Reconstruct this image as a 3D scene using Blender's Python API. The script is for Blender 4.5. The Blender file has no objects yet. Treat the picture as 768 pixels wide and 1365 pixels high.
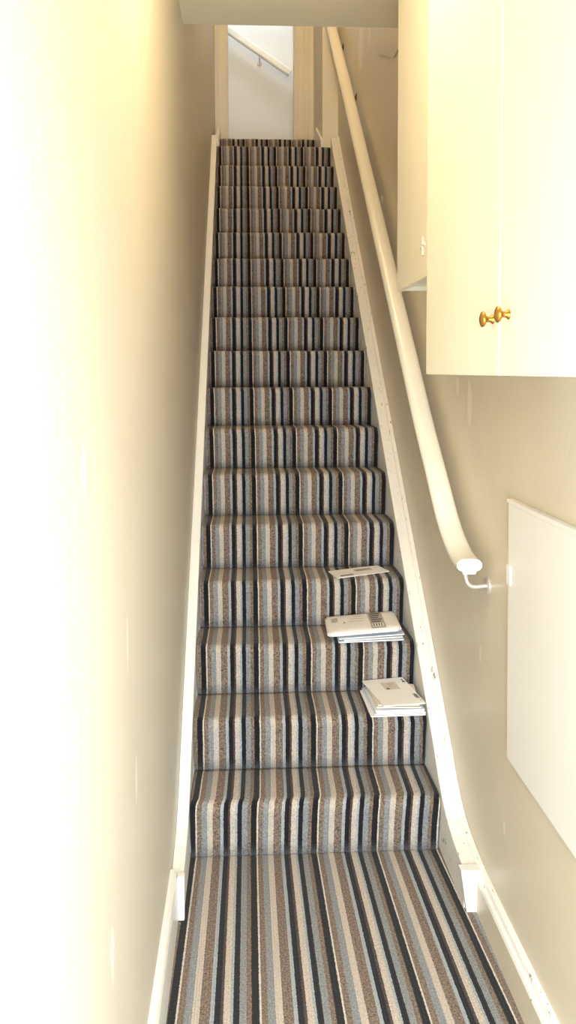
import bpy, bmesh, math, random
from mathutils import Vector, Matrix
random.seed(4)
scn = bpy.context.scene
C = scn.collection

# ------------------------------------------------------------------ camera
F_PX, CY_PX = 1120.0, 563.53
PITCH, YAW, ROLL = -0.0615653, 0.0516965, -0.0032340
EYE = Vector((0.0, 0.0, 1.6038))
fw = Vector((math.sin(YAW)*math.cos(PITCH), math.cos(YAW)*math.cos(PITCH), math.sin(PITCH)))
ri = Vector((math.cos(YAW), -math.sin(YAW), 0)); up = ri.cross(fw)
r2 = ri*math.cos(ROLL) + up*math.sin(ROLL); u2 = -ri*math.sin(ROLL) + up*math.cos(ROLL)
cam_d = bpy.data.cameras.new('camera'); cam = bpy.data.objects.new('camera', cam_d); C.objects.link(cam)
m = Matrix((r2, u2, -fw)).transposed().to_4x4(); m.translation = EYE
cam.matrix_world = m
cam_d.sensor_fit = 'VERTICAL'; cam_d.sensor_height = 36.0; cam_d.lens = F_PX/1365.0*36.0
cam_d.shift_y = (CY_PX - 682.5)/1365.0; cam_d.clip_start = 0.02
scn.camera = cam

# ------------------------------------------------------------------ light
w = bpy.data.worlds.new('sky'); scn.world = w; w.use_nodes = True
w.node_tree.nodes['Background'].inputs[0].default_value = (0.75, 0.87, 1.0, 1)
w.node_tree.nodes['Background'].inputs[1].default_value = 1.2
def area(name, loc, target, sx, sy, power, col):
    l = bpy.data.lights.new(name, 'AREA'); l.shape = 'RECTANGLE'; l.size = sx; l.size_y = sy
    l.energy = power; l.color = col
    o = bpy.data.objects.new(name, l); C.objects.link(o); o.location = loc
    o.rotation_euler = (Vector(target) - Vector(loc)).to_track_quat('-Z', 'Z').to_euler()
    return o
# daylight entering by the open street door behind the viewer
area('doorway_daylight', (0.24, -0.50, 1.10), (0.24, 3.0, -1.1), 0.74, 1.9, 58, (0.81, 0.905, 1.0))
# daylight falling through the roof light over the upper passage
area('roof_light_daylight', (0.15, 7.36, 5.78), (0.15, 7.36, 0.0), 0.26, 0.2, 7, (0.86, 0.93, 1.0))

vs = scn.view_settings
vs.view_transform = 'Standard'; vs.look = 'None'; vs.gamma = 1.0; vs.use_curve_mapping = False
vs.exposure = 1.1

# ------------------------------------------------------------------ constants
R, G, D0 = 0.19, 0.219575, 2.69842       # riser, going, foot of the first riser
XL, XR = -0.226, 0.705                   # wall faces
NOSE = 0.02
STRIPE0, PERIOD = -0.1527, 0.19788
def slope_z(y): return R*(y - D0 + NOSE)/G + R

# ------------------------------------------------------------------ materials
def s2l(c): return tuple(((v/255)/12.92 if v/255 <= .04045 else ((v/255+.055)/1.055)**2.4) for v in c) + (1,)
def new_mat(name):
    mt = bpy.data.materials.new(name); mt.use_nodes = True
    nt = mt.node_tree; return mt, nt, nt.nodes['Principled BSDF']
def N(nt, t, **kw):
    n = nt.nodes.new(t)
    for k, v in kw.items(): setattr(n, k, v)
    return n
def paint(name, rgb, rough=0.45, bump=0.15, scale=60, var=0.06, metallic=0.0, patches=None, patch_rgb=None, coat=0.0):
    mt, nt, b = new_mat(name); L = nt.links.new
    tc = N(nt, 'ShaderNodeTexCoord')
    n1 = N(nt, 'ShaderNodeTexNoise'); n1.inputs['Scale'].default_value = 2.3; n1.inputs['Detail'].default_value = 5
    L(tc.outputs['Object'], n1.inputs['Vector'])
    ramp = N(nt, 'ShaderNodeValToRGB'); c = s2l(rgb)
    lo = tuple(max(0, v*(1-var)) for v in c[:3]) + (1,); hi = tuple(min(1, v*(1+var)) for v in c[:3]) + (1,)
    ramp.color_ramp.elements[0].position = .3; ramp.color_ramp.elements[0].color = lo
    ramp.color_ramp.elements[1].position = .7; ramp.color_ramp.elements[1].color = hi
    L(n1.outputs['Fac'], ramp.inputs['Fac']); col = ramp.outputs['Color']
    if patches:
        sep = N(nt, 'ShaderNodeSeparateXYZ'); L(tc.outputs['Object'], sep.inputs[0])
        nn = N(nt, 'ShaderNodeTexNoise'); nn.inputs['Scale'].default_value = 28; L(tc.outputs['Object'], nn.inputs['Vector'])
        tot = None
        for (py, pz, ay, az) in patches:
            dy = N(nt, 'ShaderNodeMath', operation='MULTIPLY_ADD'); dy.inputs[1].default_value = 1/ay; dy.inputs[2].default_value = -py/ay
            dz = N(nt, 'ShaderNodeMath', operation='MULTIPLY_ADD'); dz.inputs[1].default_value = 1/az; dz.inputs[2].default_value = -pz/az
            L(sep.outputs['Y'], dy.inputs[0]); L(sep.outputs['Z'], dz.inputs[0])
            cv = N(nt, 'ShaderNodeCombineXYZ'); L(dy.outputs[0], cv.inputs[0]); L(dz.outputs[0], cv.inputs[1])
            ln = N(nt, 'ShaderNodeVectorMath', operation='LENGTH'); L(cv.outputs[0], ln.inputs[0])
            ad = N(nt, 'ShaderNodeMath', operation='ADD'); L(ln.outputs['Value'], ad.inputs[0]); L(nn.outputs['Fac'], ad.inputs[1])
            mr = N(nt, 'ShaderNodeMapRange'); mr.inputs[1].default_value = 1.55; mr.inputs[2].default_value = 1.35
            L(ad.outputs[0], mr.inputs[0])
            if tot is None: tot = mr.outputs[0]
            else:
                mx = N(nt, 'ShaderNodeMath', operation='MAXIMUM'); L(tot, mx.inputs[0]); L(mr.outputs[0], mx.inputs[1]); tot = mx.outputs[0]
        mix = N(nt, 'ShaderNodeMixRGB'); mix.inputs[2].default_value = s2l(patch_rgb)
        sc = N(nt, 'ShaderNodeMath', operation='MULTIPLY'); sc.inputs[1].default_value = .5; L(tot, sc.inputs[0])
        L(sc.outputs[0], mix.inputs[0]); L(col, mix.inputs[1]); col = mix.outputs[0]
    L(col, b.inputs['Base Color'])
    b.inputs['Roughness'].default_value = rough; b.inputs['Metallic'].default_value = metallic
    b.inputs['Coat Weight'].default_value = coat; b.inputs['Coat Roughness'].default_value = .25
    n2 = N(nt, 'ShaderNodeTexNoise'); n2.inputs['Scale'].default_value = scale; n2.inputs['Detail'].default_value = 4
    L(tc.outputs['Object'], n2.inputs['Vector'])
    bp = N(nt, 'ShaderNodeBump'); bp.inputs['Strength'].default_value = bump; bp.inputs['Distance'].default_value = .004
    L(n2.outputs['Fac'], bp.inputs['Height']); L(bp.outputs['Normal'], b.inputs['Normal'])
    return mt

def chipped(name, rgb, chip, amount=.62):
    mt = paint(name, rgb, .38, .35, 55, .03); nt = mt.node_tree; L = nt.links.new; b = nt.nodes['Principled BSDF']
    src = b.inputs['Base Color'].links[0].from_socket
    tc = N(nt, 'ShaderNodeTexCoord'); mp = N(nt, 'ShaderNodeMapping'); mp.inputs['Scale'].default_value = (9, 2.6, 2.6)
    L(tc.outputs['Object'], mp.inputs[0])
    n = N(nt, 'ShaderNodeTexNoise'); n.inputs['Scale'].default_value = 9; n.inputs['Detail'].default_value = 7; n.inputs['Roughness'].default_value = .7
    L(mp.outputs[0], n.inputs['Vector'])
    mr = N(nt, 'ShaderNodeMapRange'); mr.inputs[1].default_value = amount; mr.inputs[2].default_value = amount+.03
    L(n.outputs['Fac'], mr.inputs[0])
    mx = N(nt, 'ShaderNodeMixRGB'); mx.inputs[2].default_value = s2l(chip)
    L(mr.outputs[0], mx.inputs[0]); L(src, mx.inputs[1]); L(mx.outputs[0], b.inputs['Base Color'])
    return mt

def carpet_mat():
    mt, nt, b = new_mat('striped_carpet'); L = nt.links.new
    uv = N(nt, 'ShaderNodeUVMap', uv_map='UVMap'); sp = N(nt, 'ShaderNodeSeparateXYZ'); L(uv.outputs[0], sp.inputs[0])
    tc = N(nt, 'ShaderNodeTexCoord')
    # stripes wander a little from straight, as woven stripes do
    nw = N(nt, 'ShaderNodeTexNoise'); nw.inputs['Scale'].default_value = 160; nw.inputs['Detail'].default_value = 2
    L(tc.outputs['Object'], nw.inputs['Vector'])
    wv = N(nt, 'ShaderNodeMath', operation='MULTIPLY_ADD'); wv.inputs[1].default_value = .022; wv.inputs[2].default_value = -.011
    L(nw.outputs['Fac'], wv.inputs[0])
    ad = N(nt, 'ShaderNodeMath', operation='ADD'); L(sp.outputs['X'], ad.inputs[0]); L(wv.outputs[0], ad.inputs[1])
    fr = N(nt, 'ShaderNodeMath', operation='FRACT'); L(ad.outputs[0], fr.inputs[0])
    W, TW, BG, CR, LB, BK, DB = (206,196,182), (122,105,90), (136,137,136), (192,179,164), (160,164,166), (28,26,29), (78,62,55)
    stripes = [(0,W,.2),(.014,TW,.9),(.09,BG,.45),(.18,CR,.25),(.27,TW,1),(.395,LB,.25),(.447,BK,.35),(.52,DB,.9),
               (.555,CR,.35),(.64,LB,.35),(.675,BK,.3),(.75,BG,.5),(.835,TW,.9),(.895,BK,.4),(.99,W,.2)]
    def ramp(vals):
        rp = N(nt, 'ShaderNodeValToRGB'); cr = rp.color_ramp; cr.interpolation = 'CONSTANT'
        while len(cr.elements) < len(vals): cr.elements.new(.5)
        for e, (p, c) in zip(cr.elements, vals): e.position = p
        for e, (p, c) in zip(cr.elements, vals): e.color = c
        L(fr.outputs[0], rp.inputs['Fac']); return rp
    col = ramp([(p, s2l(c)) for p, c, s in stripes]); spk = ramp([(p, (s, s, s, 1)) for p, c, s in stripes])
    n = N(nt, 'ShaderNodeTexNoise'); n.inputs['Scale'].default_value = 190; n.inputs['Detail'].default_value = 3; n.inputs['Roughness'].default_value = .75
    L(tc.outputs['Object'], n.inputs['Vector'])
    mr = N(nt, 'ShaderNodeMapRange'); mr.inputs[1].default_value = .32; mr.inputs[2].default_value = .68; mr.inputs[3].default_value = .1; mr.inputs[4].default_value = 1.95
    L(n.outputs['Fac'], mr.inputs[0])
    dv = N(nt, 'ShaderNodeMixRGB'); dv.inputs[1].default_value = (1, 1, 1, 1); L(spk.outputs['Color'], dv.inputs[0]); L(mr.outputs[0], dv.inputs[2])
    mu = N(nt, 'ShaderNodeMixRGB', blend_type='MULTIPLY'); mu.inputs[0].default_value = 1
    L(col.outputs['Color'], mu.inputs[1]); L(dv.outputs[0], mu.inputs[2])
    L(mu.outputs[0], b.inputs['Base Color'])
    b.inputs['Roughness'].default_value = .95; b.inputs['Specular IOR Level'].default_value = .15
    b.inputs['Sheen Weight'].default_value = .15; b.inputs['Sheen Roughness'].default_value = .5
    # narrow woven ribs along the stripes and rough pile
    mlt = N(nt, 'ShaderNodeMath', operation='MULTIPLY'); mlt.inputs[1].default_value = 2*math.pi*28; L(sp.outputs['X'], mlt.inputs[0])
    sn = N(nt, 'ShaderNodeMath', operation='SINE'); L(mlt.outputs[0], sn.inputs[0])
    hs = N(nt, 'ShaderNodeMath', operation='MULTIPLY_ADD'); hs.inputs[1].default_value = .25; L(sn.outputs[0], hs.inputs[0]); L(n.outputs['Fac'], hs.inputs[2])
    bp = N(nt, 'ShaderNodeBump'); bp.inputs['Strength'].default_value = .7; bp.inputs['Distance'].default_value = .004
    L(hs.outputs[0], bp.inputs['Height']); L(bp.outputs['Normal'], b.inputs['Normal'])
    return mt

WALL = (210, 201, 183)
WALL_R = (219, 208, 184)
PATCH = [(1.188,1.462,.012,.045),(.947,1.278,.010,.040),(1.036,1.251,.010,.030),(.977,1.067,.009,.030),(.984,.919,.010,.045),
         (1.359,.629,.018,.05),(1.589,1.089,.010,.06),(1.687,.768,.014,.05),(.865,.933,.012,.04)]
M = {
 'wall_l': paint('cream_wall_paint', WALL, .42, .22, 38, .03, patches=PATCH, patch_rgb=(250, 246, 236)),
 'wall_r': paint('cream_wall_gloss', WALL_R, .36, .22, 30, .03, patches=[(2.60,1.50,.03,.07),(2.45,.75,.012,.03),(2.2,.35,.01,.02),(2.75,1.55,.02,.03),(5.1,3.55,.10,.16),(4.75,3.5,.05,.12)], patch_rgb=(248, 240, 218)),  # the large high patches paint gloss highlights into the wall colour
 'wall_b': paint('white_wall_paint', (238, 237, 234), .6, .1, 40, .02),
 'wall_j': paint('cream_upper_paint', (240, 231, 208), .55, .1, 40, .02),
 'ceil': paint('ceiling_paint', (228, 219, 192), .7, .12, 40, .03),
 'white': paint('white_gloss_paint', (240, 237, 228), .32, .12, 50, .02),
 'rail': paint('white_rail_gloss', (240, 235, 220), .25, .08, 30, .02),
 'chip': chipped('chipped_white_paint', (242, 238, 228), (150, 138, 118), .622),
 'cab': paint('cream_cabinet_paint', (240, 235, 218), .35, .06, 22, .015),
 'panel': paint('pale_panel_paint', (240, 236, 228), .4, .08, 30, .015),
 'brass': paint('brass', (196, 150, 72), .25, .05, 90, .15, metallic=1.0),
 'steel': paint('painted_metal', (225, 222, 214), .3, .05, 80, .05, metallic=.6),
 'bronze': paint('dull_bracket_metal', (120, 100, 70), .4, .05, 80, .1, metallic=.7),
 'wood': paint('bare_timber', (150, 118, 84), .7, .3, 30, .15),
 'paper': paint('white_paper', (244, 241, 236), .6, .05, 200, .015),
 'paper_b': paint('bluish_white_paper', (226, 232, 240), .6, .05, 200, .02),
 'paper_c': paint('cream_paper', (232, 222, 202), .6, .05, 200, .02),
 'print': paint('grey_print', (92, 90, 88), .7, .0, 200, .2),
 'print_l': paint('pale_grey_print', (186, 180, 170), .7, .0, 200, .08),
 'print_d': paint('dark_print', (42, 42, 48), .7, .0, 200, .1),
 'window_film': paint('glassine_window', (216, 205, 186), .3, .0, 200, .05),
 'carpet': carpet_mat(),
}
def glow_mat(name, col, st):
    mt, nt, b = new_mat(name); b.inputs['Emission Color'].default_value = col; b.inputs['Emission Strength'].default_value = st
    b.inputs['Base Color'].default_value = (.9, .88, .8, 1); return mt
M['lamp_glass'] = glow_mat('warm_lamp_glass', (1, .75, .42, 1), 3)

# ------------------------------------------------------------------ mesh helpers
def link(name, me, mat, parent=None):
    o = bpy.data.objects.new(name, me); C.objects.link(o)
    if mat: me.materials.append(M[mat] if isinstance(mat, str) else mat)
    if parent: o.parent = parent
    return o
def from_bm(name, bm, mat, parent=None, smooth=False, bevel=0, seg=2):
    bmesh.ops.recalc_face_normals(bm, faces=bm.faces[:])
    if bevel:
        bmesh.ops.bevel(bm, geom=[e for e in bm.edges if len(e.link_faces) == 2 and e.calc_face_angle(0) > .35], offset=bevel, segments=seg, profile=.6, affect='EDGES')
    me = bpy.data.meshes.new(name); bm.to_mesh(me); bm.free()
    if smooth:
        for p in me.polygons: p.use_smooth = True
    return link(name, me, mat, parent)
def add_box(bm, a, b):
    vs_ = [bm.verts.new((x, y, z)) for x in (a[0], b[0]) for y in (a[1], b[1]) for z in (a[2], b[2])]
    for f in ((0,1,3,2),(4,6,7,5),(0,4,5,1),(2,3,7,6),(0,2,6,4),(1,5,7,3)): bm.faces.new([vs_[i] for i in f])
def box(name, a, b, mat, parent=None, bevel=0, seg=2):
    bm = bmesh.new(); add_box(bm, a, b); return from_bm(name, bm, mat, parent, False, bevel, seg)
def prism_x(name, poly, x0, x1, mat, parent=None, bevel=0):      # polygon in (y, z), extruded along x
    bm = bmesh.new(); A = [bm.verts.new((x0, y, z)) for y, z in poly]; B = [bm.verts.new((x1, y, z)) for y, z in poly]
    bm.faces.new(A); bm.faces.new(B[::-1]); n = len(poly)
    for i in range(n): bm.faces.new((A[i], B[i], B[(i+1) % n], A[(i+1) % n]))
    return from_bm(name, bm, mat, parent, False, bevel)
def prism_y(name, poly, y0, y1, mat, parent=None, smooth=False):
    bm = bmesh.new(); A = [bm.verts.new((x, y0, z)) for x, z in poly]; B = [bm.verts.new((x, y1, z)) for x, z in poly]
    bm.faces.new(A); bm.faces.new(B[::-1]); n = len(poly)
    for i in range(n): bm.faces.new((A[i], B[i], B[(i+1) % n], A[(i+1) % n]))
    return from_bm(name, bm, mat, parent, smooth)
def sweep(name, path, profile, mat, parent=None, side=Vector((1, 0, 0)), smooth=True):   # profile (across, up) along a 3D path
    bm = bmesh.new(); rings = []; n = len(path)
    for i, p in enumerate(path):
        t = (path[min(i+1, n-1)] - path[max(i-1, 0)]).normalized(); upv = side.cross(t).normalized()
        rings.append([bm.verts.new(p + side*a + upv*b) for a, b in profile])
    k = len(profile)
    for i in range(n-1):
        for j in range(k): bm.faces.new((rings[i][j], rings[i][(j+1) % k], rings[i+1][(j+1) % k], rings[i+1][j]))
    bm.faces.new(rings[0][::-1]); bm.faces.new(rings[-1])
    bmesh.ops.recalc_face_normals(bm, faces=bm.faces[:])
    me = bpy.data.meshes.new(name); bm.to_mesh(me); bm.free()
    if smooth:
        for p in me.polygons: p.use_smooth = len(p.vertices) == 4
    return link(name, me, mat, parent)
def tube(name, path, r, mat, parent=None, sides=12):
    bm = bmesh.new(); rings = []; n = len(path)
    for i, p in enumerate(path):
        t = (path[min(i+1, n-1)] - path[max(i-1, 0)]).normalized()
        a = t.orthogonal().normalized() if i == 0 else (prev - t*prev.dot(t)).normalized(); prev = a; b = t.cross(a)
        rings.append([bm.verts.new(p + (a*math.cos(q*2*math.pi/sides) + b*math.sin(q*2*math.pi/sides))*r) for q in range(sides)])
    for i in range(n-1):
        for j in range(sides): bm.faces.new((rings[i][j], rings[i][(j+1) % sides], rings[i+1][(j+1) % sides], rings[i+1][j]))
    bm.faces.new(rings[0][::-1]); bm.faces.new(rings[-1])
    return from_bm(name, bm, mat, parent, True)
def lathe(name, prof, origin, axis, mat, parent=None, sides=24):   # prof = (distance along the axis, radius)
    ax = Vector(axis).normalized(); a = ax.orthogonal().normalized(); b = ax.cross(a); o = Vector(origin)
    bm = bmesh.new(); rings = []
    for t, r in prof: rings.append([bm.verts.new(o + ax*t + (a*math.cos(q*2*math.pi/sides) + b*math.sin(q*2*math.pi/sides))*max(r, 1e-4)) for q in range(sides)])
    for i in range(len(prof)-1):
        for j in range(sides): bm.faces.new((rings[i][j], rings[i][(j+1) % sides], rings[i+1][(j+1) % sides], rings[i+1][j]))
    bm.faces.new(rings[0][::-1]); bm.faces.new(rings[-1])
    return from_bm(name, bm, mat, parent, True)
def tag(o, label, cat, group=None, kind=None):
    o['label'] = label; o['category'] = cat
    if group: o['group'] = group
    if kind: o['kind'] = kind
    return o
def thing(name, label, cat, loc=(0, 0, 0), group=None):
    o = bpy.data.objects.new(name, None); C.objects.link(o); o.empty_display_size = .1
    return tag(o, label, cat, group)
def S(o, label, cat): return tag(o, label, cat, kind='structure')

# ------------------------------------------------------------------ the setting
YB, YE, ZT = -0.55, 7.1, 5.8
S(box('floor', (XL-.12, YB-.1, -.12), (XR+.12, D0+.05, -.012), 'wood'), 'timber hall floor under the striped carpet', 'floor')
S(box('wall_left', (XL-.12, YB-.1, -.012), (XL, YE, ZT), 'wall_l'), 'cream painted wall with filler patches left of the stairs', 'wall')
S(box('wall_right', (XR, YB-.1, -.012), (XR+.12, YE, ZT), 'wall_r'), 'cream gloss painted wall behind the white handrail', 'wall')
S(box('ceiling', (XL, YB-.1, 2.93), (XR, 3.32, 3.2), 'ceil'), 'cream ceiling of the lower hall ending above the stairs', 'ceiling')
S(box('wall_upper_front', (XL, 3.22, 3.2), (XR, 3.32, ZT), 'wall_j'), 'upper wall above the edge of the hall ceiling', 'wall')
# end wall behind the viewer with the street doorway
S(box('wall_back', (XL, YB-.1, 2.12), (XR, YB, 2.93), 'wall_l'), 'wall above the street doorway', 'wall')
dr = S(thing('door_1', '', 'door'), 'white frame of the open street doorway', 'door frame')
box('door_jamb', (XL, YB-.1, -.012), (-.14, YB, 2.12), 'white', dr); box('door_jamb', (.62, YB-.1, -.012), (XR, YB, 2.12), 'white', dr)
box('door_head', (-.14, YB-.1, 2.09), (.62, YB, 2.12), 'white', dr)
# upper landing
S(box('wall_pier', (.589, 6.32, 3.2315), (XR, YE, ZT), 'wall_j'), 'cream wall corner at the head of the stairs, right of the top step', 'wall')
YP = 7.1
S(box('wall_landing_left', (XL-.12, YP, 3.05), (-.117, YP+.1, ZT), 'wall_j'), 'narrow cream wall left of the upper opening', 'wall')
S(box('wall_landing_right', (.425, YP, 3.05), (XR+.12, YP+.1, ZT), 'wall_j'), 'pale wall strip right of the upper opening', 'wall')
S(box('landing_light_block', (-.117, YP, 4.78), (.425, YP+.1, ZT), 'wall_j'), 'unseen header added to hold back the roof daylight', 'wall')  # put in out of view to keep roof daylight off the stairwell
YW = 7.8
S(box('wall_far', (-1.6, YW, 3.0), (1.4, YW+.1, ZT), 'wall_b'), 'white wall at the top carrying the sloping rail', 'wall')
S(box('wall_passage_left', (-1.7, YP+.1, 3.0), (-1.6, YW, ZT), 'wall_b'), 'end wall of the upper passage on the left', 'wall')
S(box('wall_passage_right', (1.4, YP+.1, 3.0), (1.5, YW, ZT), 'wall_b'), 'end wall of the upper passage on the right', 'wall')
S(box('wall_passage_front_left', (-1.6, YP, 3.0), (XL-.12, YP+.1, ZT), 'wall_b'), 'front wall of the upper passage, left part', 'wall')
S(box('wall_passage_front_right', (XR+.12, YP, 3.0), (1.4, YP+.1, ZT), 'wall_b'), 'front wall of the upper passage, right part', 'wall')
S(box('floor_upper', (-1.6, 6.72, 3.25), (1.4, YW, 3.405), 'wood'), 'timber floor of the upper passage', 'floor')
bm = bmesh.new()
for a, b in (((-1.7, 3.22, ZT), (1.5, 7.24, ZT+.1)), ((-1.7, 7.24, ZT), (0, 7.48, ZT+.1)), ((.30, 7.24, ZT), (1.5, 7.48, ZT+.1)), ((-1.7, 7.48, ZT), (1.5, 7.9, ZT+.1))): add_box(bm, a, b)
S(from_bm('ceiling_upper', bm, 'wall_b'), 'white ceiling over the top of the stairs', 'ceiling')
wn = S(thing('window_1', '', 'window'), 'roof light in the upper ceiling', 'window')
for a, b in (((-.03, 7.21, ZT-.02), (.33, 7.24, ZT)), ((-.03, 7.48, ZT-.02), (.33, 7.51, ZT)), ((-.03, 7.24, ZT-.02), (0, 7.48, ZT)), ((.30, 7.24, ZT-.02), (.33, 7.48, ZT))): box('window_frame', a, b, 'white', wn)
mt, nt, b = new_mat('clear_glass'); b.inputs['Transmission Weight'].default_value = 1; b.inputs['Roughness'].default_value = .02; M['glass'] = mt
box('pane', (0.0005, 7.2405, ZT+.05), (.2995, 7.4795, ZT+.056), 'glass', wn)
# door lining mouldings round the upper opening
tr = S(thing('trim_1', '', 'trim'), 'white vertical lining right of the upper opening', 'trim')
for x0, x1, d in ((.425, .433, .012), (.452, .458, .008), (.50, .512, .01), (.545, .553, .008)): box('moulding', (x0, YP-d, 3.42), (x1, YP+.001, ZT), 'wall_j', tr, .002)
tl = S(thing('trim_2', '', 'trim'), 'white vertical lining left of the upper opening', 'trim')
for x0, x1, d in ((-.20, -.188, .014), (-.127, -.117, .01)): box('moulding', (x0, YP-d, 3.42), (x1, YP+.001, ZT), 'wall_b', tl, .002)
# a plaster fascia where the upper floor meets the right wall
S(prism_x('trim_3', [(3.33, 3.235), (4.42, 3.235), (3.96, 3.05), (3.33, 3.03)], XR-.006, XR+.002, 'wall_r', None, .002), 'shallow plaster fascia high on the right wall behind the cabinet', 'trim')

# skirting boards of the hall
lp = [(XL-.002, 0), (-.203, 0), (-.205, .128), (-.209, .140), (-.217, .150), (XL-.002, .152)]
S(prism_y('baseboard_left', [(x, z-.01) for x, z in lp], YB, 2.40, 'white'), 'white painted skirting board along the left hall wall', 'skirting board')
bb = S(thing('baseboard_right', '', 'skirting board'), 'chipped white skirting board along the right hall wall', 'skirting board')
prism_y('board', [(XR+.002, -.01), (.677, -.01), (.679, .093), (XR+.002, .093)], YB, 2.42, 'wall_r', bb)
prism_y('moulding', [(XR+.002, .092), (.678, .092), (.681, .101), (.689, .106), (.692, .117), (.699, .123), (XR+.002, .124)], YB, 2.44, 'chip', bb)

# ------------------------------------------------------------------ staircase and carpet
st = thing('staircase', 'steep straight staircase with white painted side strings', 'staircase')
NS = 17
for k in range(1, NS+1):
    y0 = D0 + (k-1)*G; y1 = y0 + G + .03
    if k == NS: y1 = 6.74
    box('step', (-.182, y0+.012, (k-1)*R - (0.012 if k > 1 else -.001)), (.636, y1, k*R-.014), 'wood', st)
box('step', (-.165, 6.735, 3.2), (.565, 7.0, 3.406), 'wood', st)
def string_outline(yend, off):
    top = [(2.385, .118), (2.47, .128), (2.53, .138), (2.60, .158), (2.66, .190), (2.72, .236)]
    top = [(y, z) for y, z in top]
    top += [(2.80, slope_z(2.80)+off*.8), (3.0, slope_z(3.0)+off), (yend, slope_z(yend)+off)]
    ylow = D0 - NOSE + (.30/R - 1)*G
    return top + [(yend, slope_z(yend)-.30), (ylow, 0.0), (2.385, 0.0)]
ls = prism_x('stringer', string_outline(6.27, .028), XL+.0005, -.188, 'white', st, .004); ls['label'] = 'white string board against the left wall'
rs = prism_x('stringer', string_outline(6.26, .024), .644, XR-.0005, 'chip', st, .004); rs['label'] = 'chipped white string board against the right wall'
path = [Vector((.694, y, z+.004)) for y, z in string_outline(6.26, .024)[:9]]
sweep('moulding', path, [(-.009, -.006), (-.009, .001), (-.005, .006), (.010, .007), (.010, -.006)], 'chip', rs, smooth=False)
def taper_block(name, top, bot, y0, y1, parent, mat):
    bm = bmesh.new(); v = []
    for (x0, x1, z) in (top, bot):
        for y in (y0, y1): v.append([bm.verts.new((x0, y, z)), bm.verts.new((x1, y, z))])
    (a, b), (c, d), (e, f), (g, h) = v
    for q in ((a, b, d, c), (e, g, h, f), (a, e, f, b), (c, d, h, g), (a, c, g, e), (b, f, h, d)): bm.faces.new(q)
    return from_bm(name, bm, mat, parent, False, .003)
e1 = taper_block('end_block', (.630, .692, .128), (.648, .684, 0), 2.365, 2.40, st, 'panel'); e1['label'] = 'tapered white block ending the right string'
e2 = taper_block('end_block', (-.205, -.184, .132), (-.203, -.185, 0), 2.375, 2.40, st, 'panel'); e2['label'] = 'narrow white block ending the left string'
# short strings beside the top step
for x0, x1 in ((-.197, -.176), (.572, .588)):
    prism_x('stringer', [(6.27, 3.24), (6.27, 3.30), (6.74, 3.52), (6.90, 3.52), (6.90, 3.24)], x0, x1, 'white', st, .002)

cp = thing('stair_carpet', 'carpet with brown, cream, blue-grey and black lengthwise stripes fitted on the stairs', 'carpet')
ROWS = {0: (-.1693, .2008), 1: (-.1531, .2014), 2: (-.1493, .1990), 3: (-.1477, .1990), 4: (-.1462, .1975), 5: (-.1450, .1972), 6: (-.1455, .1970), 7: (-.1500, .1982)}
def row(k):
    if k in ROWS: return ROWS[k]
    return (STRIPE0, PERIOD)
def carpet_strip(name, prof, x0, x1, parent, s_of, cols=16, thick=.008):
    bm = bmesh.new(); uvl = bm.loops.layers.uv.new('UVMap'); g = []; uvv = {}
    dist = 0
    for i, (y, z) in enumerate(prof):
        if i: dist += math.hypot(y-prof[i-1][0], z-prof[i-1][1])
        s0, pr = s_of(i/(len(prof)-1), y); rw = []
        for c in range(cols+1):
            x = min(max(x0 + (x1-x0)*(c-1)/(cols-2), x0), x1)
            if c == 1: x = x0 + .0015
            if c == cols-1: x = x1 - .0015
            j = .0012*math.sin(x*31+z*17+y*9) if 0 < i < len(prof)-1 and prof[-1][1] > .01 else 0
            v = bm.verts.new((x, y-j, z+j)); uvv[v] = ((x-s0)/pr, dist); rw.append(v)
        g.append(rw)
    for i in range(len(g)-1):
        for c in range(cols):
            f = bm.faces.new((g[i][c], g[i][c+1], g[i+1][c+1], g[i+1][c])); f.smooth = True
            for lp_ in f.loops: lp_[uvl].uv = uvv[lp_.vert]
    me = bpy.data.meshes.new(name); bm.to_mesh(me); bm.free()
    o = link(name, me, 'carpet', parent)
    sm = o.modifiers.new('thickness', 'SOLIDIFY'); sm.thickness = thick; sm.offset = -1
    return o
def step_profile(k, y1):
    yb = D0 + (k-1)*G; zb = (k-1)*R; z = k*R; yn = yb - NOSE; r = .030 if k < 8 else .022
    p = [(yb-.001, zb), (yb-.003, zb+.05), (yb-.008, zb+.10)]
    p.append((yn+.001, z-r-.012))
    for q in range(0, 9):
        a = q/8*math.pi/2
        p.append((yn + r - r*math.cos(a), z - r + r*math.sin(a)))
    p += [(yn+r+.03, z+.001), ((yn+r+y1)/2, z), (y1-.02, z-.001), (y1-.001, z)]
    return p
for k in range(1, NS+1):
    y1 = D0 + k*G if k < NS else 6.72
    a, b = row(k-1), row(k)
    if k == 1: mid = (-.1666, .2019)
    else: mid = ((a[0]+b[0])/2 - .002, (a[1]+b[1])/2)
    def s_of(t, y, a=a, b=b, mid=mid):
        if t < .5: u = t*2; return (a[0]*(1-u)+mid[0]*u, a[1]*(1-u)+mid[1]*u)
        u = (t-.5)*2; return (mid[0]*(1-u)+b[0]*u, mid[1]*(1-u)+b[1]*u)
    carpet_strip('carpet_step', step_profile(k, y1), -.186, .641, cp, s_of)
carpet_strip('carpet_step', [(6.719, 3.23), (6.716, 3.30), (6.704, 3.385)] + [(6.702+.02-.02*math.cos(q/6*math.pi/2), 3.40+.02*math.sin(q/6*math.pi/2)) for q in range(7)] + [(6.8, 3.42), (7.09, 3.42)], -.174, .570, cp, lambda t, y: (STRIPE0-.012, PERIOD*.92))
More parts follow.
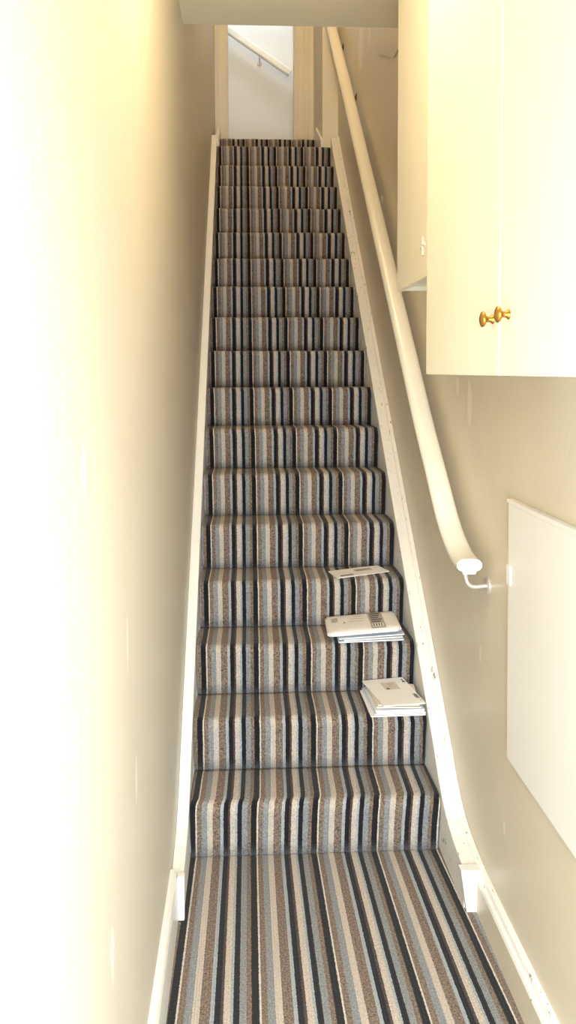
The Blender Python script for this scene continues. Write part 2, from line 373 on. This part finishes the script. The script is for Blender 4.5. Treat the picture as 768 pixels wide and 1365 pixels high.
# hall carpet
def hall_s(t, y): return (-.1693 - .0149*(D0-y), .2008 + .0125*(D0-y))
hc = carpet_strip('hall_carpet', [(YB, 0.0), (0.5, 0.0), (1.2, 0), (1.7, 0), (2.0, 0.0), (2.3, 0.0), (2.369, 0.0), (2.370, 0), (2.3705, 0)], -.204, .678, None,
                  hall_s)
tag(hc, 'flat striped carpet on the hall floor before the first step', 'carpet')
bm_c = carpet_strip('hall_carpet_end', [(2.3705, 0.0), (2.371, 0), (2.372, 0), (2.5, 0.0), (2.6, 0), (2.694, 0), (2.695, 0), (2.696, 0.0)], -.186, .646, None, hall_s)
# the strip between the strings belongs to the hall carpet: one thing
bm_c.name = 'carpet_end'; bm_c.parent = hc

# ------------------------------------------------------------------ handrail
hr = thing('handrail', 'long white painted wooden handrail sloping up the right wall', 'handrail')
def smooth_path(pts, n=10):
    out = []
    for i in range(len(pts)-1):
        p0 = pts[max(i-1, 0)]; p1 = pts[i]; p2 = pts[i+1]; p3 = pts[min(i+2, len(pts)-1)]
        for q in range(n):
            t = q/n; out.append(.5*((2*p1) + (p2-p0)*t + (2*p0-5*p1+4*p2-p3)*t*t + (3*p1-p0-3*p2+p3)*t**3))
    return out + [pts[-1]]
RX = .638
rp = [Vector((RX, y, z)) for y, z in ((2.335, 1.045), (2.40, 1.050), (2.48, 1.072), (2.60, 1.132), (2.78, 1.270), (2.983, 1.426), (3.3, 1.692), (3.6, 1.945), (4.4, 2.618), (5.17, 3.262), (6.30, 4.19))]
prof = [(-.018, -.022), (-.020, -.014), (-.030, -.010), (-.036, -.002), (-.036, .008), (-.030, .017), (-.018, .0215), (0, .023),
        (.018, .0215), (.030, .017), (.036, .008), (.036, -.002), (.030, -.010), (.020, -.014), (.018, -.022)]
sweep('rail', smooth_path(rp), prof, 'rail', hr)
def rail_z(y):
    for a, b in zip(rp, rp[1:]):
        if a.y <= y <= b.y: return a.z + (b.z-a.z)*(y-a.y)/(b.y-a.y)
for y, zz, mt in ((2.375, .98, 'steel'), (4.304, 2.484, 'steel'), (5.298, 3.341, 'bronze'), (5.98, 3.72, 'bronze')):
    z = rail_z(y) - .024; zp = z - .045
    br = tube('bracket', smooth_path([Vector((XR-.004, y, zp)), Vector((.66, y, zp-.002)), Vector((RX+.004, y, zp+.012)), Vector((RX-.004, y, z+.003))], 6), .006, mt, hr)
    lathe('wall_plate', [(0, .024), (.004, .024), (.007, .018), (.009, .008)], (XR+.001, y, zp), (-1, 0, 0), mt, br, 20)
    box('rail_clip', (RX-.012, y-.03, z-.001), (RX+.012, y+.03, z+.003), mt, br, .001) if y < 2.5 else None

# upper rail on the far wall
ur = thing('upper_handrail', 'short white handrail sloping down on the far wall above the stairs', 'handrail')
p0 = Vector((-.55, YW-.075, 4.925)); p1 = Vector((.430, YW-.075, 4.275))
sweep('rail', [p0, p0.lerp(p1, .5), p1], [(-.02, -.03), (-.024, -.02), (-.024, .02), (-.016, .028), (.016, .028), (.024, .02), (.024, -.02), (.02, -.03)], 'white', ur, side=Vector((0, -1, 0)), smooth=False)
for t in (.15, .72):
    q = p0.lerp(p1, t)
    br = tube('bracket', [q + Vector((0, .0, -.028)), q + Vector((0, .01, -.06)), q + Vector((0, .072, -.075))], .007, 'steel', ur)
    lathe('wall_plate', [(0, .022), (.004, .022), (.006, .012)], q + Vector((0, .0755, -.075)), (0, -1, 0), 'steel', br, 16)

# ------------------------------------------------------------------ cabinets
nc = thing('wall_cabinet', 'large cream wall cabinet with two doors and brass knobs', 'cabinet')
B = .42; YF = 1.926; YN = .79; Z0, Z1 = 1.598, 2.93
bm = bmesh.new()
for a, b in (((B+.02, YF-.018, Z0), (XR, YF, Z1)), ((B+.02, YN, Z0), (XR, YN+.018, Z1)), ((B+.02, YN+.018, Z0), (XR, YF-.018, Z0+.018)),
             ((B+.02, YN+.018, Z1-.018), (XR, YF-.018, Z1)), ((XR-.008, YN+.018, Z0+.018), (XR, YF-.018, Z1-.018)), ((B+.02, 1.358, Z0+.018), (B+.06, 1.38, Z1-.018))): add_box(bm, a, b)
from_bm('body', bm, 'cab', nc)
d1 = box('door', (B, 1.373, Z0-.003), (B+.019, YF+.002, Z1-.01), 'cab', nc, .0015)
d2 = box('door', (B, YN, Z0-.003), (B+.019, 1.366, Z1-.01), 'cab', nc, .0015)
KN = [(0, .0078), (.002, .008), (.005, .0052), (.010, .0046), (.013, .0062), (.0155, .0115), (.018, .0132), (.0205, .0126), (.0225, .008), (.0235, .001)]
for d, y, z in ((d1, 1.405, 1.6895), (d2, 1.320, 1.692)):
    k = lathe('knob', KN, (B+.0005, y, z), (-1, 0, 0), 'brass', d); k['label'] = 'small brass knob'
fc = thing('wall_cabinet', 'narrow cream wall cabinet set higher behind the two-door cabinet', 'cabinet')
A = .48; YF2 = 2.632; Z2 = 1.853
bm = bmesh.new()
for a, b in (((A+.02, YF2-.018, Z2), (XR, YF2, Z1)), ((A+.02, YF+.004, Z2), (XR, YF+.022, Z1)), ((A+.02, YF+.022, Z2+.012), (XR, YF2-.018, Z2+.03)),
             ((A+.02, YF+.022, Z1-.018), (XR, YF2-.018, Z1)), ((XR-.008, YF+.022, Z2+.03), (XR, YF2-.018, Z1-.018))): add_box(bm, a, b)
from_bm('body', bm, 'cab', fc)
d3 = box('door', (A, YF+.004, Z2-.002), (A+.019, YF2+.002, Z1-.01), 'cab', fc, .0015)
ht = box('catch', (A-.004, 2.247, 1.912), (A+.001, 2.257, 1.960), 'white', d3, .001); box('catch', (A-.0035, 2.225, 1.934), (A+.001, 2.285, 1.941), 'white', d3, .001)

# ------------------------------------------------------------------ panel low on the right wall
ap = thing('access_panel', 'smooth off-white boxed panel low on the right wall', 'panel')
prism_x('board', [(2.138, .578), (2.150, 1.258), (.9, 1.262), (.9, .578)], .688, XR-.0005, 'panel', ap, .004)
prism_x('ledge', [(2.155, 1.258), (2.155, 1.268), (.9, 1.276), (.9, 1.262)], .685, XR-.0005, 'panel', ap, .003)
box('hinge', (.684, 2.118, 1.045), (.6885, 2.146, 1.095), 'white', ap, .001)

# ------------------------------------------------------------------ post on the steps
def quad_slab(name, pts, thick, mat, parent=None, rnd=.003, puff=0.0, n=8):
    """four top corners (back left, back right, front right, front left), given thickness below; rounded corners, soft bulge"""
    P = [Vector(p) for p in pts]; bm = bmesh.new()
    def at(u, v): return (P[0]*(1-u)+P[1]*u)*(1-v) + (P[3]*(1-u)+P[2]*u)*v
    W = (P[1]-P[0]).length; H = (P[3]-P[0]).length; nrm = (P[1]-P[0]).cross(P[0]-P[3]).normalized()
    if nrm.z < 0: nrm = -nrm
    top, bot = [], []
    us = [0, .04, .15, .35, .5, .65, .85, .96, 1]
    def warp(i, j):
        u, v = us[i], us[j]
        du = rnd/W*(1 if j in (0, 8) else 0); dv = rnd/H*(1 if i in (0, 8) else 0)
        return min(max(u, du), 1-du), min(max(v, dv), 1-dv)
    for j in range(9):
        tr_, br_ = [], []
        for i in range(9):
            u, v = warp(i, j); e = min(u, 1-u, v, 1-v); h = min(1, e/.15)
            p = at(u, v); b = puff*math.sin(min(1, h)*math.pi/2)
            sh = thick*(.25 if (puff and e <= .001) else 0)
            tr_.append(bm.verts.new(p + nrm*(b - sh))); br_.append(bm.verts.new(p - nrm*(thick - sh)))
        top.append(tr_); bot.append(br_)
    for j in range(8):
        for i in range(8):
            bm.faces.new((top[j][i], top[j][i+1], top[j+1][i+1], top[j+1][i])); bm.faces.new((bot[j][i], bot[j+1][i], bot[j+1][i+1], bot[j][i+1]))
    for i in range(8):
        bm.faces.new((top[0][i], bot[0][i], bot[0][i+1], top[0][i+1])); bm.faces.new((top[8][i], top[8][i+1], bot[8][i+1], bot[8][i]))
        bm.faces.new((top[i][0], top[i+1][0], bot[i+1][0], bot[i][0])); bm.faces.new((top[i][8], bot[i][8], bot[i+1][8], top[i+1][8]))
    o = from_bm(name, bm, mat, parent, bool(puff)); return o
def printed(name, pts, u0, v0, u1, v1, mat, parent, lift=.0006, puff=0.0, skew=0):
    P = [Vector(p) for p in pts]
    def at(u, v): return (P[0]*(1-u)+P[1]*u)*(1-v) + (P[3]*(1-u)+P[2]*u)*v
    nrm = (P[1]-P[0]).cross(P[0]-P[3]).normalized(); nrm = nrm if nrm.z > 0 else -nrm
    bm = bmesh.new(); nu = 6; rows_ = []
    for j in range(nu+1):
        rw = []
        for i in range(nu+1):
            u = u0+(u1-u0)*i/nu; v = v0+(v1-v0)*j/nu; e = min(u, 1-u, v, 1-v)
            rw.append(bm.verts.new(at(u, v) + nrm*(lift + puff*math.sin(min(1, e/.15)*math.pi/2))))
        rows_.append(rw)
    for j in range(nu):
        for i in range(nu): bm.faces.new((rows_[j][i], rows_[j][i+1], rows_[j+1][i+1], rows_[j+1][i]))
    return from_bm(name, bm, mat, parent)

# single letter on the fourth tread
z4 = 4*R
q = [(.345, 3.462, z4+.006), (.566, 3.548, z4+.008), (.602, 3.446, z4+.006), (.372, 3.348, z4+.005)]
o = quad_slab('letter', q, .003, 'paper', None, .001)
tag(o, 'single flat white letter lying alone on the highest of the three steps with post', 'letter', 'post on the stairs')
for i in range(7): printed('printed_mark', q, .10+.035*i, .74, .125+.035*i, .88, 'print_d', o)
printed('address_window', q, .45, .22, .78, .5, 'print_l', o)
for i in range(3): printed('printed_mark', q, .48, .26+.08*i, .72-.05*i, .29+.08*i, 'print', o)

# parcel pile
z3 = 3*R
def pile(specs, group):
    for nm, pts, th, mat, rnd, puff, label, cat in specs:
        tag(quad_slab(nm, pts, th, mat, None, rnd, puff), label, cat, group)
g2 = 'post on the stairs'
pile([
 ('letter', [(.352, 3.330, z3+.008), (.612, 3.344, z3+.010), (.604, 3.126, z3+.009), (.350, 3.112, z3+.008)], .004, 'paper_b', .001, 0, 'bluish white letter at the very bottom under the padded parcel', 'letter'),
 ('letter', [(.365, 3.338, z3+.013), (.618, 3.340, z3+.016), (.600, 3.135, z3+.017), (.372, 3.118, z3+.013)], .004, 'paper', .001, 0, 'white letter second from the bottom under the padded parcel', 'letter'),
 ('letter', [(.345, 3.325, z3+.018), (.600, 3.348, z3+.022), (.608, 3.140, z3+.026), (.352, 3.120, z3+.018)], .004, 'paper_b', .001, 0, 'bluish white letter directly under the padded parcel', 'letter'),
], g2)
q = [(.318, 3.338, z3+.038), (.603, 3.346, z3+.056), (.596, 3.130, z3+.050), (.309, 3.120, z3+.034)]
o = quad_slab('padded_envelope', q, .013, 'paper', None, .016, .006)
tag(o, 'padded white parcel envelope with a grey address label on top of letters', 'parcel', g2)
lb = printed('address_label', q, .60, .06, .80, .93, 'print_l', o, .0012, .006)
lb['label'] = 'grey printed label'
for i in range(5): printed('printed_line', q, .625, .14+.11*i, .775-.02*(i % 3), .20+.11*i, 'print', lb, .0018, .006)
printed('barcode', q, .625, .72, .775, .88, 'paper', lb, .0018, .006)
for i in range(4): printed('printed_line', q, .635+.035*i, .74, .652+.035*i, .86, 'print', lb, .0024, .006)
for i in range(3): printed('printed_mark', q, .08, .24+.08*i, .17, .29+.08*i, 'print_l', o, .0012, .006)
for i in range(3): printed('printed_mark', q, .40-.04*i, .22+.13*i, .52, .24+.13*i, 'print_l', o, .0012, .006)
printed('printed_mark', q, .245, .50, .262, .56, 'print', o, .0012, .006)

# lower letter pile
z2 = 2*R; g3 = 'post on the stairs'
pile([
 ('letter', [(.432, 3.118, z2+.008), (.615, 3.124, z2+.008), (.636, 2.880, z2+.008), (.438, 2.874, z2+.008)], .004, 'paper', .001, 0, 'white letter at the very bottom of the lowest letter pile', 'letter'),
 ('letter', [(.440, 3.128, z2+.013), (.620, 3.126, z2+.013), (.637, 2.885, z2+.013), (.452, 2.880, z2+.013)], .004, 'paper_b', .001, 0, 'bluish letter second from the bottom of the lowest pile', 'letter'),
 ('letter', [(.450, 3.120, z2+.018), (.612, 3.130, z2+.018), (.632, 2.888, z2+.018), (.458, 2.880, z2+.018)], .004, 'paper', .001, 0, 'white letter third from the bottom of the lowest pile', 'letter'),
 ('letter', [(.446, 3.110, z2+.024), (.618, 3.127, z2+.024), (.634, 2.890, z2+.023), (.455, 2.884, z2+.023)], .005, 'paper_b', .001, 0, 'thick bluish letter in the middle of the lowest pile', 'letter'),
 ('letter', [(.455, 3.126, z2+.030), (.628, 3.114, z2+.030), (.622, 2.895, z2+.029), (.462, 2.902, z2+.029)], .004, 'paper_c', .001, 0, 'cream letter peeking out right of the lowest pile', 'letter'),
 ('letter', [(.448, 3.120, z2+.036), (.634, 3.092, z2+.037), (.618, 2.900, z2+.035), (.468, 2.910, z2+.034)], .004, 'paper_c', .001, 0, 'cream letter just beneath the windowed letter on the lowest pile', 'letter'),
], g3)
q = [(.440, 3.118, z2+.044), (.597, 3.126, z2+.052), (.638, 2.895, z2+.043), (.484, 2.880, z2+.042)]
o = quad_slab('letter', q, .004, 'paper', None, .001)
tag(o, 'white letter with a beige window on top of the lowest pile', 'letter', g3)
wd = printed('address_window', q, .36, .16, .72, .44, 'window_film', o); wd['label'] = 'beige address window'
for i in range(3): printed('printed_line', q, .50, .21+.05*i, .64-.04*i, .23+.05*i, 'print_l', wd, .0010)
printed('printed_mark', q, .40, .38, .47, .43, 'print', wd, .0010)
printed('printed_mark', q, .92, .07, .945, .19, 'print_d', o); printed('printed_mark', q, .90, .17, .97, .20, 'print_d', o)
for i in range(4): printed('printed_mark', q, .885+.022*i, .64+.03*(i % 2), .90+.022*i, .80+.03*(i % 2), 'print_d', o)
printed('printed_mark', q, .93, .88, .96, .90, 'print', o)

# ------------------------------------------------------------------ hall ceiling lamp (above the viewer)
lm = thing('ceiling_lamp', 'round warm ceiling lamp in the lower hall', 'lamp')
lathe('lamp_base', [(0, .09), (.015, .09), (.02, .08)], (.05, 1.75, 2.93), (0, 0, -1), 'white', lm, 32)
lathe('lamp_shade', [(.018, .12), (.04, .13), (.07, .115), (.095, .07), (.105, .002)], (.05, 1.75, 2.93), (0, 0, -1), 'lamp_glass', lm, 32)
pl = bpy.data.lights.new('lamp_bulb', 'POINT'); pl.energy = 8; pl.color = (1, .79, .50); pl.shadow_soft_size = .12
po = bpy.data.objects.new('lamp_bulb', pl); C.objects.link(po); po.location = (.05, 1.75, 2.72); po.parent = lm

ul = thing('ceiling_lamp', 'round warm ceiling lamp over the upper stairs', 'lamp')
lathe('lamp_base', [(0, .09), (.015, .09), (.02, .08)], (.1, 4.4, ZT), (0, 0, -1), 'white', ul, 32)
lathe('lamp_shade', [(.018, .12), (.04, .13), (.07, .115), (.095, .07), (.105, .002)], (.1, 4.4, ZT), (0, 0, -1), 'lamp_glass', ul, 32)
pl = bpy.data.lights.new('lamp_bulb_upper', 'POINT'); pl.energy = 23; pl.color = (1, .79, .52); pl.shadow_soft_size = .1
po = bpy.data.objects.new('lamp_bulb_upper', pl); C.objects.link(po); po.location = (.1, 4.4, ZT-.2); po.parent = ul
